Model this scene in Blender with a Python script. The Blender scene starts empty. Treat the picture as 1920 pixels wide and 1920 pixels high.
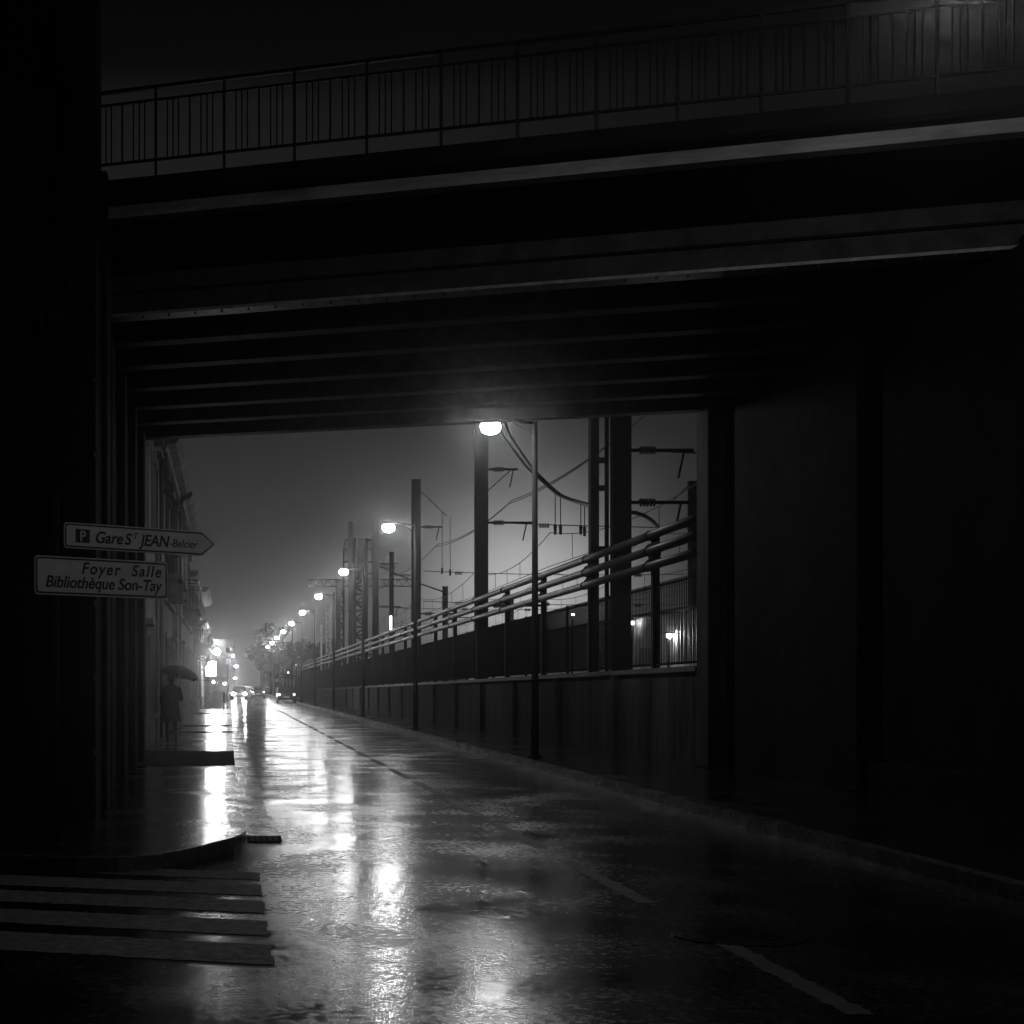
import bpy, bmesh, math, random
from mathutils import Vector, Matrix
random.seed(7)
R = math.radians
S = bpy.context.scene
COL = S.collection

# ------------------------------------------------------------------ camera
F = 3000.0 / 1920.0                     # focal length in picture widths
EYE = 1.6
cd = bpy.data.cameras.new("camera")
cam = bpy.data.objects.new("camera", cd)
COL.objects.link(cam)
cam.location = (0, 0, EYE)
cam.rotation_euler = (R(90), 0, 0)      # level, looking straight down the street (+Y)
cd.sensor_width = 36.0
cd.lens = 36.0 * F
cd.shift_x = (960 - 430) / 1920.0
cd.shift_y = (1284 - 960) / 1920.0
cd.clip_start = 0.1
cd.clip_end = 4000
S.camera = cam

# ------------------------------------------------------------------ sky: night, city glow on low cloud
w = bpy.data.worlds.new("World")
S.world = w
w.use_nodes = True
nt = w.node_tree
nt.nodes.clear()
out = nt.nodes.new("ShaderNodeOutputWorld")
bg = nt.nodes.new("ShaderNodeBackground")
sky = nt.nodes.new("ShaderNodeTexSky")
sky.sky_type = 'NISHITA'
sky.sun_disc = False
sky.sun_elevation = R(-5)
sky.sun_rotation = R(40)
hs = nt.nodes.new("ShaderNodeHueSaturation")
hs.inputs['Saturation'].default_value = 0
hs.inputs['Value'].default_value = 0.05
nt.links.new(sky.outputs[0], hs.inputs['Color'])
tc = nt.nodes.new("ShaderNodeTexCoord")
sep = nt.nodes.new("ShaderNodeSeparateXYZ")
nt.links.new(tc.outputs['Generated'], sep.inputs[0])
ramp = nt.nodes.new("ShaderNodeValToRGB")
cr = ramp.color_ramp
SKY = [(0.0, .080), (.05, .066), (.10, .045), (.16, .030), (.24, .022), (.30, .0165), (.342, .0135), (.36, .004), (.42, .0015), (.8, .001)]
cr.elements[0].position, cr.elements[1].position = 0.0, 1.0
cr.elements[0].color = (SKY[0][1],) * 3 + (1,)
cr.elements[1].color = (.0025,) * 3 + (1,)
for p, v in SKY[1:]:
    e = cr.elements.new(p)
    e.color = (v, v, v, 1)
nt.links.new(sep.outputs['Z'], ramp.inputs[0])
# brighter sky low over the rail yard
vd = nt.nodes.new("ShaderNodeVectorMath"); vd.operation = 'DOT_PRODUCT'
gdir = Vector((.185, 1.0, .055)).normalized()
vd.inputs[1].default_value = gdir
nrm = nt.nodes.new("ShaderNodeVectorMath"); nrm.operation = 'NORMALIZE'
nt.links.new(tc.outputs['Generated'], nrm.inputs[0])
nt.links.new(nrm.outputs[0], vd.inputs[0])
pw = nt.nodes.new("ShaderNodeMath"); pw.operation = 'POWER'
nt.links.new(vd.outputs['Value'], pw.inputs[0]); pw.inputs[1].default_value = 650
ml = nt.nodes.new("ShaderNodeMath"); ml.operation = 'MULTIPLY'
nt.links.new(pw.outputs[0], ml.inputs[0]); ml.inputs[1].default_value = .70
ns = nt.nodes.new("ShaderNodeTexNoise")
ns.inputs['Scale'].default_value = 5; ns.inputs['Detail'].default_value = 4
mp = nt.nodes.new("ShaderNodeMapping"); mp.inputs['Scale'].default_value = (1, 1, 3)
nt.links.new(tc.outputs['Generated'], mp.inputs[0]); nt.links.new(mp.outputs[0], ns.inputs[0])
mr = nt.nodes.new("ShaderNodeMapRange")
mr.inputs[3].default_value = .72; mr.inputs[4].default_value = 1.28
nt.links.new(ns.outputs[0], mr.inputs[0])
a1 = nt.nodes.new("ShaderNodeMath"); a1.operation = 'ADD'
vt = nt.nodes.new("ShaderNodeVectorMath"); vt.operation = 'DOT_PRODUCT'
vt.inputs[1].default_value = Vector((-.03, 1, .1)).normalized()
nt.links.new(nrm.outputs[0], vt.inputs[0])
mx = nt.nodes.new("ShaderNodeMath"); mx.operation = 'MAXIMUM'; mx.inputs[1].default_value = .6
nt.links.new(vt.outputs['Value'], mx.inputs[0])
pt_ = nt.nodes.new("ShaderNodeMath"); pt_.operation = 'POWER'; pt_.inputs[1].default_value = 10
nt.links.new(mx.outputs[0], pt_.inputs[0])
mt_ = nt.nodes.new("ShaderNodeMath"); mt_.operation = 'MULTIPLY'
nt.links.new(ramp.outputs[0], mt_.inputs[0]); nt.links.new(pt_.outputs[0], mt_.inputs[1])
nt.links.new(mt_.outputs[0], a1.inputs[0]); nt.links.new(ml.outputs[0], a1.inputs[1])
m2 = nt.nodes.new("ShaderNodeMath"); m2.operation = 'MULTIPLY'
nt.links.new(a1.outputs[0], m2.inputs[0]); nt.links.new(mr.outputs[0], m2.inputs[1])
a2 = nt.nodes.new("ShaderNodeVectorMath"); a2.operation = 'ADD'
nt.links.new(m2.outputs[0], a2.inputs[0]); nt.links.new(hs.outputs[0], a2.inputs[1])
nt.links.new(a2.outputs[0], bg.inputs['Color'])
bg.inputs['Strength'].default_value = 1.0
nt.links.new(bg.outputs[0], out.inputs['Surface'])

# ------------------------------------------------------------------ exposure, renderer
S.view_settings.view_transform = 'Standard'
S.view_settings.look = 'None'
S.view_settings.exposure = -0.5
S.view_settings.gamma = 1.0
S.view_settings.use_curve_mapping = False
cy = S.cycles
cy.use_denoising = True
cy.max_bounces = 5
cy.diffuse_bounces = 2
cy.glossy_bounces = 3
cy.transmission_bounces = 3
cy.volume_bounces = 1
cy.sample_clamp_indirect = 2.0
cy.caustics_reflective = False
cy.caustics_refractive = False

LAMP_L = 350.0        # radiance of a street-lamp bowl
HAZE = 0.00085

# ------------------------------------------------------------------ helpers
def at(px, py, d):
    """photo pixel (1920 frame) at depth d -> world point"""
    return Vector(((px - 430) / 3000.0 * d, d, EYE + (1284 - py) / 3000.0 * d))

class MB:
    def __init__(self):
        self.v, self.f = [], []
    def add(self, vs, fs):
        n = len(self.v)
        self.v += [tuple(p) for p in vs]
        self.f += [tuple(n + i for i in q) for q in fs]
        return self
    def box(self, x0, x1, y0, y1, z0, z1):
        vs = [(x0,y0,z0),(x1,y0,z0),(x1,y1,z0),(x0,y1,z0),(x0,y0,z1),(x1,y0,z1),(x1,y1,z1),(x0,y1,z1)]
        return self.add(vs, [(3,2,1,0),(4,5,6,7),(0,1,5,4),(1,2,6,5),(2,3,7,6),(3,0,4,7)])
    def obox(self, c, ax, ay, az):
        c, ax, ay, az = map(Vector, (c, ax, ay, az))
        vs = [c+sx*ax+sy*ay+sz*az for sz in (-1,1) for sx,sy in ((-1,-1),(1,-1),(1,1),(-1,1))]
        return self.add(vs, [(3,2,1,0),(4,5,6,7),(0,1,5,4),(1,2,6,5),(2,3,7,6),(3,0,4,7)])
    def bar(self, a, b, w, h=None):
        a, b = Vector(a), Vector(b); h = h or w
        d = b - a
        if d.length < 1e-6: return self
        d.normalize()
        up = Vector((0,0,1)) if abs(d.z) < .95 else Vector((0,1,0))
        s = d.cross(up).normalized(); u = s.cross(d)
        return self.obox((a+b)/2, (b-a)/2, s*w/2, u*h/2)
    def tube(self, pts, r, n=8, cap=True):
        pts = [Vector(p) for p in pts]
        rs = r if isinstance(r, (list, tuple)) else [r]*len(pts)
        base = len(self.v)
        for i, p in enumerate(pts):
            d = (pts[min(i+1,len(pts)-1)] - pts[max(i-1,0)]).normalized()
            up = Vector((0,0,1)) if abs(d.z) < .95 else Vector((0,1,0))
            s = d.cross(up).normalized(); u = s.cross(d)
            for k in range(n):
                a = 2*math.pi*k/n
                self.v.append(tuple(p + rs[i]*(math.cos(a)*s + math.sin(a)*u)))
        for i in range(len(pts)-1):
            for k in range(n):
                a, b = base+i*n+k, base+i*n+(k+1)%n
                self.f.append((a, b, b+n, a+n))
        if cap:
            self.f.append(tuple(base+k for k in range(n))[::-1])
            self.f.append(tuple(base+(len(pts)-1)*n+k for k in range(n)))
        return self
    def ellipsoid(self, c, rx, ry, rz, nu=14, nv=8, lo=-90, hi=90):
        base = len(self.v)
        for j in range(nv+1):
            ph = R(lo + (hi-lo)*j/nv)
            for i in range(nu):
                th = 2*math.pi*i/nu
                self.v.append((c[0]+rx*math.cos(ph)*math.cos(th), c[1]+ry*math.cos(ph)*math.sin(th), c[2]+rz*math.sin(ph)))
        for j in range(nv):
            for i in range(nu):
                a, b = base+j*nu+i, base+j*nu+(i+1)%nu
                self.f.append((a, b, b+nu, a+nu))
        self.f.append(tuple(base+i for i in range(nu))[::-1])
        self.f.append(tuple(base+nv*nu+i for i in range(nu)))
        return self
    def prism(self, poly, fn0, fn1):
        """poly: 2-D outline; fn0/fn1 map a 2-D point to the two end faces"""
        n = len(poly)
        vs = [fn0(*p) for p in poly] + [fn1(*p) for p in poly]
        fs = [tuple(range(n))[::-1], tuple(range(n, 2*n))]
        fs += [(i, (i+1)%n, n+(i+1)%n, n+i) for i in range(n)]
        return self.add(vs, fs)
    def build(self, name, mat, parent=None, smooth=False, bevel=0, origin=None):
        me = bpy.data.meshes.new(name)
        vs = self.v
        if origin is not None:
            vs = [(x-origin[0], y-origin[1], z-origin[2]) for x,y,z in vs]
        me.from_pydata(vs, [], self.f)
        bm = bmesh.new(); bm.from_mesh(me)
        bmesh.ops.remove_doubles(bm, verts=bm.verts, dist=1e-5)
        bmesh.ops.recalc_face_normals(bm, faces=bm.faces)
        if bevel:
            es = [e for e in bm.edges if len(e.link_faces)==2 and e.calc_face_angle(0) > .6]
            bmesh.ops.bevel(bm, geom=es, offset=bevel, segments=1, affect='EDGES', clamp_overlap=True)
        bm.to_mesh(me); bm.free()
        if smooth:
            for p in me.polygons: p.use_smooth = True
        me.materials.append(mat)
        o = bpy.data.objects.new(name, me)
        COL.objects.link(o)
        if parent is not None: o.parent = parent
        if origin is not None: o.location = origin
        return o

def tag(o, label=None, cat=None, group=None, kind=None):
    if label: o['label'] = label
    if cat: o['category'] = cat
    if group: o['group'] = group
    if kind: o['kind'] = kind
    return o
def empty(name, label, cat, loc=(0,0,0), rz=0, group=None, kind=None):
    o = bpy.data.objects.new(name, None)
    COL.objects.link(o)
    o.empty_display_size = .2
    o.location = loc
    o.rotation_euler = (0,0,rz)
    return tag(o, label, cat, group, kind)
def copy_tree(o, parent=None):
    c = o.copy(); COL.objects.link(c); c.parent = parent
    for ch in [x for x in bpy.data.objects if x.parent == o]:
        copy_tree(ch, c)
    return c

# ------------------------------------------------------------------ materials
def mat(name, col, rough=.6, metal=0, spec=.5, var=.25, scale=2.0, bump=0, bscale=30, stretch=(1,1,1), coat=0, coatr=.1, rvar=0):
    m = bpy.data.materials.new(name); m.use_nodes = True
    t = m.node_tree; b = t.nodes['Principled BSDF']
    b.inputs['Roughness'].default_value = rough
    b.inputs['Metallic'].default_value = metal
    b.inputs['Specular IOR Level'].default_value = spec
    b.inputs['Coat Weight'].default_value = coat
    b.inputs['Coat Roughness'].default_value = coatr
    co = t.nodes.new('ShaderNodeTexCoord')
    mp = t.nodes.new('ShaderNodeMapping'); mp.inputs['Scale'].default_value = stretch
    t.links.new(co.outputs['Object'], mp.inputs[0])
    n = t.nodes.new('ShaderNodeTexNoise'); n.inputs['Scale'].default_value = scale; n.inputs['Detail'].default_value = 6
    n.inputs['Roughness'].default_value = .65
    t.links.new(mp.outputs[0], n.inputs['Vector'])
    r = t.nodes.new('ShaderNodeMapRange')
    r.inputs[1].default_value = .3; r.inputs[2].default_value = .7
    r.inputs[3].default_value = col*(1-var); r.inputs[4].default_value = col*(1+var)
    t.links.new(n.outputs[0], r.inputs[0])
    t.links.new(r.outputs[0], b.inputs['Base Color'])
    if rvar:
        r2 = t.nodes.new('ShaderNodeMapRange')
        r2.inputs[1].default_value = .3; r2.inputs[2].default_value = .7
        r2.inputs[3].default_value = max(.02, rough-rvar); r2.inputs[4].default_value = rough+rvar
        t.links.new(n.outputs[0], r2.inputs[0]); t.links.new(r2.outputs[0], b.inputs['Roughness'])
    if bump:
        n2 = t.nodes.new('ShaderNodeTexNoise'); n2.inputs['Scale'].default_value = bscale; n2.inputs['Detail'].default_value = 3
        t.links.new(co.outputs['Object'], n2.inputs['Vector'])
        bp = t.nodes.new('ShaderNodeBump'); bp.inputs['Strength'].default_value = bump; bp.inputs['Distance'].default_value = .02
        t.links.new(n2.outputs[0], bp.inputs['Height']); t.links.new(bp.outputs[0], b.inputs['Normal'])
    return m

def glow(name, v):
    m = bpy.data.materials.new(name); m.use_nodes = True
    t = m.node_tree; b = t.nodes['Principled BSDF']
    b.inputs['Base Color'].default_value = (.8,.8,.8,1)
    b.inputs['Emission Color'].default_value = (1,1,1,1)
    b.inputs['Emission Strength'].default_value = v
    return m

def wet(name, col, r_lo, r_hi, patch=.35, grain=.35, gdist=.012, wave=.25, thr=(.38,.62), coat=.6):
    """rain-wet paving: film of water of uneven depth over a grainy surface"""
    m = bpy.data.materials.new(name); m.use_nodes = True
    t = m.node_tree; b = t.nodes['Principled BSDF']; L = t.links.new
    co = t.nodes.new('ShaderNodeTexCoord')
    def noise(scale, detail=4, st=(1,1,1), rough=.55):
        mp = t.nodes.new('ShaderNodeMapping'); mp.inputs['Scale'].default_value = st
        L(co.outputs['Object'], mp.inputs[0])
        n = t.nodes.new('ShaderNodeTexNoise'); n.inputs['Scale'].default_value = scale
        n.inputs['Detail'].default_value = detail; n.inputs['Roughness'].default_value = rough
        L(mp.outputs[0], n.inputs['Vector']); return n.outputs[0]
    def rng(src, a, bb, lo, hi):
        r = t.nodes.new('ShaderNodeMapRange')
        r.inputs[1].default_value = a; r.inputs[2].default_value = bb; r.inputs[3].default_value = lo; r.inputs[4].default_value = hi
        L(src, r.inputs[0]); return r.outputs[0]
    def math_(op, a, bb):
        n = t.nodes.new('ShaderNodeMath'); n.operation = op
        for i, s in enumerate((a, bb)):
            if isinstance(s, (int, float)): n.inputs[i].default_value = s
            else: L(s, n.inputs[i])
        return n.outputs[0]
    pt = noise(patch, 6, (1.0, .8, 1), .6)              # worn wheel tracks and puddles, drawn out along the street
    fine = noise(17.0, 6, (1,.8,1), .7)
    mix = math_('ADD', math_('MULTIPLY', pt, .5), math_('MULTIPLY', fine, .5))
    L(rng(mix, thr[0], thr[1], r_lo, r_hi), b.inputs['Roughness'])
    L(rng(fine, .3, .7, col*.7, col*1.35), b.inputs['Base Color'])
    b.inputs['IOR'].default_value = 1.42
    b.inputs['Coat Weight'].default_value = coat
    L(rng(mix, thr[0], thr[1], r_lo*.8, r_hi*.9), b.inputs['Coat Roughness'])
    b.inputs['Coat IOR'].default_value = 1.33
    g = noise(42.0, 3)
    b1 = t.nodes.new('ShaderNodeBump'); b1.inputs['Distance'].default_value = gdist; b1.inputs['Strength'].default_value = grain
    L(g, b1.inputs['Height'])
    wv = noise(2.4, 5)
    b2 = t.nodes.new('ShaderNodeBump'); b2.inputs['Distance'].default_value = .02; b2.inputs['Strength'].default_value = wave
    L(wv, b2.inputs['Height']); L(b1.outputs[0], b2.inputs['Normal'])
    L(b2.outputs[0], b.inputs['Normal']); L(b2.outputs[0], b.inputs['Coat Normal'])
    return m

M = {}
M['asphalt'] = wet('wet_asphalt', .007, .075, .36, patch=.7, wave=.08, grain=.10, thr=(.42,.59), coat=.2)
M['pave'] = wet('wet_pavement', .015, .07, .34, patch=.9, grain=.15, wave=.10)
M['setts'] = mat('rough_setts', .010, .95, spec=.04, bump=.6, bscale=9)
M['gutter'] = wet('wet_gutter', .015, .14, .36, patch=1.4)
M['kerb'] = wet('wet_kerb_stone', .10, .15, .4, patch=1.5, grain=.2)
M['dash'] = mat('worn_dash_paint', .045, .6, spec=.2, var=.5, scale=7, bump=.3, bscale=60)
M['paint'] = mat('worn_road_paint', .22, .7, spec=.15, var=.7, scale=11, bump=.3, bscale=60)
M['dirt'] = mat('ballast', .05, .9, bump=.8, bscale=12)
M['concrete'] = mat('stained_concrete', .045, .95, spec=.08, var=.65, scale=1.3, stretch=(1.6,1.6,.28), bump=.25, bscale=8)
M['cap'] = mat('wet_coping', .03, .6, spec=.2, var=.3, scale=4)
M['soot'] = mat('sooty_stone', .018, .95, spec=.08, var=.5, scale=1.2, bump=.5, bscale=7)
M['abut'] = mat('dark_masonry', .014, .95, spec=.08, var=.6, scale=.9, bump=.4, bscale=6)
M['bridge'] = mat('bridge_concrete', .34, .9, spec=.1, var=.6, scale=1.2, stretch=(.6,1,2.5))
M['girder'] = mat('dull_grey_paint', .07, .6, spec=.2, var=.5, scale=3)
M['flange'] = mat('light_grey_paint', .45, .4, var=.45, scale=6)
M['black_iron'] = mat('black_iron', .02, .35, var=.3, scale=8)
M['mast'] = mat('dark_steel', .010, .8, spec=.12, var=.4, scale=3)
M['galv'] = mat('galvanised_steel', .8, .5, var=.25, scale=6)
M['wire'] = mat('dark_cable', .02, .6)
M['insul'] = mat('glass_insulator', .4, .15)
M['pipe'] = mat('lagged_pipe', .028, .45, var=.3, scale=5)
M['stone'] = mat('limestone_facade', .26, .75, var=.45, scale=1.1, stretch=(1,1,.5), bump=.25, bscale=9)
M['stone_dark'] = mat('dirty_limestone', .17, .8, var=.55, scale=1.4, stretch=(1,1,.5), bump=.3, bscale=9)
M['plaster'] = mat('grey_plaster', .22, .8, var=.4, scale=.9, bump=.15)
M['roof'] = mat('roof_tiles', .06, .7, bump=.6, bscale=12)
M['shutter'] = mat('painted_shutter', .12, .5, var=.2, scale=5)
M['glass'] = mat('window_glass', .01, .06, spec=.7)
M['wood'] = mat('door_wood', .06, .5, var=.4, scale=6)
M['zinc'] = mat('zinc_pipe', .3, .35, metal=.5)
M['sign'] = mat('sign_face', .8, .33, var=.12, scale=7, coat=.3, coatr=.2)
M['rim'] = mat('sign_rim', .75, .28, var=.08)
M['ink'] = mat('sign_black', .012, .5)
M['plate'] = mat('enamel_plate', .015, .25)
M['plate_ink'] = mat('enamel_letters', .10, .4)
M['cloth'] = mat('dark_coat', .004, .9)
M['trouser'] = mat('dark_trousers', .006, .9)
M['skin'] = mat('skin', .3, .6)
M['hair'] = mat('dark_hair', .015, .7)
M['brolly'] = mat('umbrella_cloth', .015, .6, spec=.2)
M['car_dark'] = mat('dark_car_paint', .02, .2, coat=.5, coatr=.05)
M['car_grey'] = mat('grey_car_paint', .12, .25, coat=.5, coatr=.05)
M['tyre'] = mat('rubber', .015, .8)
M['leaf'] = mat('dark_foliage', .02, .7)
M['bark'] = mat('bark', .06, .9)
M['shed'] = mat('pale_shed_cladding', .5, .6, var=.25, scale=2)
M['bowl'] = glow('lamp_bowl_lit', LAMP_L)
M['bowl_dim'] = glow('dim_lamp_bowl_lit', 138.0)
M['globe'] = glow('globe_lit', 1300)
M['head'] = glow('headlight_lit', 700)
M['tail'] = glow('tail_light_lit', 6)
M['signbox'] = glow('sign_box_lit', 30)
M['bulb'] = glow('bulb_lit', 260)
M['flood'] = glow('floodlight_lit', 420)
M['tube'] = glow('strip_and_lens_lit', 8)  # emission of the two stand-in strips and the signal lens
M['shopwin'] = glow('shop_window_lit', 9.0)
M['farwin'] = glow('far_window_lit', 1.2)

# ================================================================== SETTING
SK = .3215                                # skew of bridge and side street: y = y0 - SK*x
def sweep(y0h, xa, xb):
    """polygon in (y0, height) drawn along the skewed bridge line from xa to xb"""
    return MB().prism(y0h, lambda y,h: (xa, y-SK*xa, h), lambda y,h: (xb, y-SK*xb, h))
def struct(name, mb, m, **k):
    o = mb.build(name, m, **k); o['kind'] = 'structure'; return o

YF = 1450
struct('ground', MB().add([(-110,-25,-.03),(150,-25,-.03),(150,YF+20,-.03),(-110,YF+20,-.03)], [(0,1,2,3)]), M['dirt'])
KL, KR = .10, 5.80
# left pavement outline with the rounded corner into the side street
corner = [(KL,30),(KL,20.5),(.13,18.2),(.175,17.0),(.172,16.4),(.12,15.8),(.04,15.45),(-.10,15.08),(-.28,14.6),(-.45,14.18),(-.66,13.82),(-.95,13.62),(-1.3,13.6),(-2.2,13.86),(-3.5,14.28),(-30,22.8)]
road = struct('road', MB().add([(-30,-22,0),(16,-22,0),(16,YF,0),(-30,YF,0)], [(0,1,2,3)]), M['asphalt'])
def slab(poly, z0, z1):
    return MB().prism(poly, lambda x,y:(x,y,z0), lambda x,y:(x,y,z1))
pl = struct('left_pavement', slab([(KL-.16,YF-2)]+[(x-.16,y+.02) for x,y in corner[:4]]+[(x-.12,y+.10) for x,y in corner[4:-5]]+[(x-.02,y+.15) for x,y in corner[-5:]]+[(-30,YF-2)], .003, .12), M['pave'])
pr = struct('right_pavement', MB().box(KR+.16,15.5,-21,YF-2,.003,.12), M['pave'])
def strip_along(line, wd, z0, z1):
    mb = MB()
    ins = []
    for i,(x,y) in enumerate(line):
        a = Vector(line[max(i-1,0)]); b = Vector(line[min(i+1,len(line)-1)])
        d = (b-a).normalized(); n = Vector((d.y,-d.x))
        ins.append((x+n.x*wd, y+n.y*wd))
    for i in range(len(line)-1):
        q = [line[i], line[i+1], ins[i+1], ins[i]]
        mb.prism(q, lambda x,y:(x,y,z0), lambda x,y:(x,y,z1))
    return mb
def dense(line):
    o = [line[0]]
    for a,b in zip(line, line[1:]): o.append(b)
    return o
struct('left_kerb', strip_along([(KL,YF-2),(KL,300),(KL,100),(KL,50)]+corner, .16, .002, .128), M['kerb'])
struct('right_kerb', MB().box(KR,KR+.16,-21,YF-2,.002,.128), M['kerb'])
struct('left_gutter', MB().box(KL+.004,.47,16.9,YF-3,.0,.006), M['gutter'])
struct('right_gutter', MB().box(5.46,KR-.004,-20,YF-3,.0,.006), M['gutter'])
# rougher strips across the left pavement (driveway crossings)
for y0,y1 in ((29.2,35.6),(49.3,50.6),(56.6,58.6),(80.5,83),(99,102)):
    MB().box(-1.93,.097,y0,y1,.1215,.1295).build('driveway_setts', M['setts'], pl)
# painted markings
def ragged(pts_, m_, name, z0=.002, z1=.0035):
    rnd = random.Random(hash(pts_) % 9999); o = []
    for (xa,ya),(xb,yb) in zip(pts_, pts_[1:]+pts_[:1]):
        n = max(2, int(math.hypot(xb-xa,yb-ya)/.05))
        for q in range(n):
            t_ = q/n; r_ = 0 if q == 0 else 1
            w_ = .007*rnd.gauss(0,1) + (.03*rnd.random() if rnd.random()<.08 else 0)
            o.append((xa+(xb-xa)*t_+r_*w_*(abs(yb-ya)>abs(xb-xa)), ya+(yb-ya)*t_+r_*w_*(abs(yb-ya)<=abs(xb-xa))))
    return MB().prism(o, lambda x,y:(x,y,z0), lambda x,y:(x,y,z1)).build(name, m_, road)
for k in range(-1, 60):
    y0 = 11.7 + 3.95*k
    ragged(((2.99,y0),(3.13,y0),(3.13,y0+2.85),(2.99,y0+2.85)), M['dash'], 'centre_dash')
for (a,b) in ((13.1,13.62),(12.12,12.77),(11.2,11.82),(10.18,10.82),(9.12,9.82)):
    sh = SK*.25
    ragged(((-3.1,a+sh+SK*3.1),(.25,a),(.25,b),(-3.1,b+sh+SK*3.1)), M['paint'], 'zebra_stripe')
struct('rail_yard', MB().box(8.82,140,29.5,YF,-.02,1.0), M['dirt'])

# ================================================================== BRIDGE
E = EYE
bridge = empty('road_bridge', 'dark skewed bridge across the wet street with a barred steel railing', 'bridge', (3,19,0))
def bpart(name, mb, m, par=None, **k):
    par = par or bridge
    o = mb.build(name, m, par, **k)
    o.matrix_parent_inverse = Matrix.Translation((-3,-19,0))
    return o
XA, XB = -11.5, 13.0
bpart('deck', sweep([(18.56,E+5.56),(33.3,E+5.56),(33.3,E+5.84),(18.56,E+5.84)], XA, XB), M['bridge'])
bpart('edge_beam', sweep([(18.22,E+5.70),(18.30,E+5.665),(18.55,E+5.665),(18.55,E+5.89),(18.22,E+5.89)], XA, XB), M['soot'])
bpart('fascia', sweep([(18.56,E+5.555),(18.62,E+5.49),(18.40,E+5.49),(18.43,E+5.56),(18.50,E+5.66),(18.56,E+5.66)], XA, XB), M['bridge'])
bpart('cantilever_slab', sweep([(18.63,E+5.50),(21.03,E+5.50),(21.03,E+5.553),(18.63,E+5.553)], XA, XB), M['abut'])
gl = [21.05,22.7,24.4,26.2,28.0,29.7,31.46]
for i,y in enumerate(gl):
    wb = sweep([(y,E+4.96),(y+.04,E+4.96),(y+.04,E+5.555),(y,E+5.555)], XA, XB)
    g = bpart('girder', wb, M['girder'])
    riv = []
    for q in range(70):
        xx = XA + .2 + q*.35
        riv.append(((xx, y-.10-SK*xx, E+4.905)))
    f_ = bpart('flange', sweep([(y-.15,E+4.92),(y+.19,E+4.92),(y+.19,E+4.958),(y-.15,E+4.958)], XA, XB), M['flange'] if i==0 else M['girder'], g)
    f_.matrix_parent_inverse = Matrix.Identity(4)
    if i == 0:
        for p in riv:
            if -1.8 < p[0] < 8.7: MB().ellipsoid(p, .017,.017,.022, 6, 3).build('rivet', M['girder'], g)
        s_ = sweep([(y-.07,E+5.235),(y-.002,E+5.235),(y-.002,E+5.27),(y-.07,E+5.27)], XA, XB).build('stiffener', M['soot'], g)
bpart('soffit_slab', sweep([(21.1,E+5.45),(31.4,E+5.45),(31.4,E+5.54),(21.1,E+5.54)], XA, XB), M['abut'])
# railing
rail = bpart('railing', sweep([(18.34,E+6.945),(18.39,E+6.945),(18.39,E+6.985),(18.34,E+6.985)], XA, XB), M['black_iron'])
def rpart(name, mb):
    return mb.build(name, M['black_iron'], rail)
for h in (6.80, 6.105):
    rpart('rail_bar', sweep([(18.35,E+h),(18.38,E+h),(18.38,E+h+.028),(18.35,E+h+.028)], XA, XB))
PX = [-.06+.797*k for k in range(-4, 15)]
for i,x in enumerate(PX):
    y = 18.365-SK*x
    rpart('post', MB().box(x-.016,x+.016,y-.016,y+.016,E+5.88,E+6.95))
    if i < len(PX)-1:
        mb = MB()
        for fr in (.171,.255,.335,.5,.665,.753,.836):
            xx = x+.797*fr; yy = 18.365-SK*xx; wd = .011 if fr == .5 else .008
            mb.box(xx-wd,xx+wd,yy-wd,yy+wd,E+6.13,E+6.803)
        rpart('balusters', mb)
# abutments
ab = empty('bridge_abutment', 'dark masonry abutment carrying the bridge on the right, with shallow piers', 'abutment', (10,22,.12))
def aparts(e, name, mb, m, **k):
    o = mb.build(name, m, e, **k); o.matrix_parent_inverse = Matrix.Translation(-e.location); return o
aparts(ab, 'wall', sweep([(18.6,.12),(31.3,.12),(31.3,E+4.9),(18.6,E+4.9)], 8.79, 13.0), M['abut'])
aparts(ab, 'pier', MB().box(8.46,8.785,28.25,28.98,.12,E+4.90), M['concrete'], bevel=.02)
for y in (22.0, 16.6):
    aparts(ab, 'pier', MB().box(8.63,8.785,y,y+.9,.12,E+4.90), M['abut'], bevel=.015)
aparts(ab, 'plinth', MB().box(8.70,8.786,17.6,21.9,.12,.55), M['abut'])
al = empty('bridge_abutment', 'black masonry abutment under the left end of the bridge, beside the pavement', 'abutment', (-3,24,.12))
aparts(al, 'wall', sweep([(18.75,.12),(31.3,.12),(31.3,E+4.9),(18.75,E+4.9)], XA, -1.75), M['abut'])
aparts(al, 'pier', MB().box(-2.4,-1.43,18.72,19.35,.12,E+6.02), M['soot'], bevel=.02)
for y in (22.3, 25.0, 27.8, 30.6):
    aparts(al, 'pier', MB().box(-1.745,-1.63,y,y+.55,.12,E+4.88), M['abut'], bevel=.015)
# pylon tower of the bridge on the left
tw = empty('stone_pylon', 'tall sooty stone pylon at the left end of the bridge, with a street plate', 'pylon', (-3,18,.12))
aparts(tw, 'wall', sweep([(17.10,.12),(18.15,.12),(18.15,12.5),(17.10,12.5)], -9.0, -1.49), M['soot'])
mb = MB()
for k in range(14):
    z = .9+k*.82
    xq = -1.95 if k%2 else -1.80
    mb2 = sweep([(17.06,z),(17.3,z),(17.3,z+.74),(17.06,z+.74)], xq, -1.465)
    mb.add(mb2.v, mb2.f)
aparts(tw, 'quoins', mb, M['soot'])
aparts(tw, 'plinth', sweep([(17.02,.12),(17.3,.12),(17.3,.82),(17.02,.82)], -9.0, -1.46), M['soot'])
aparts(tw, 'cornice', sweep([(16.8,12.5),(18.2,12.5),(18.2,12.9),(16.8,12.9)], -9.2, -1.3), M['soot'])

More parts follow.
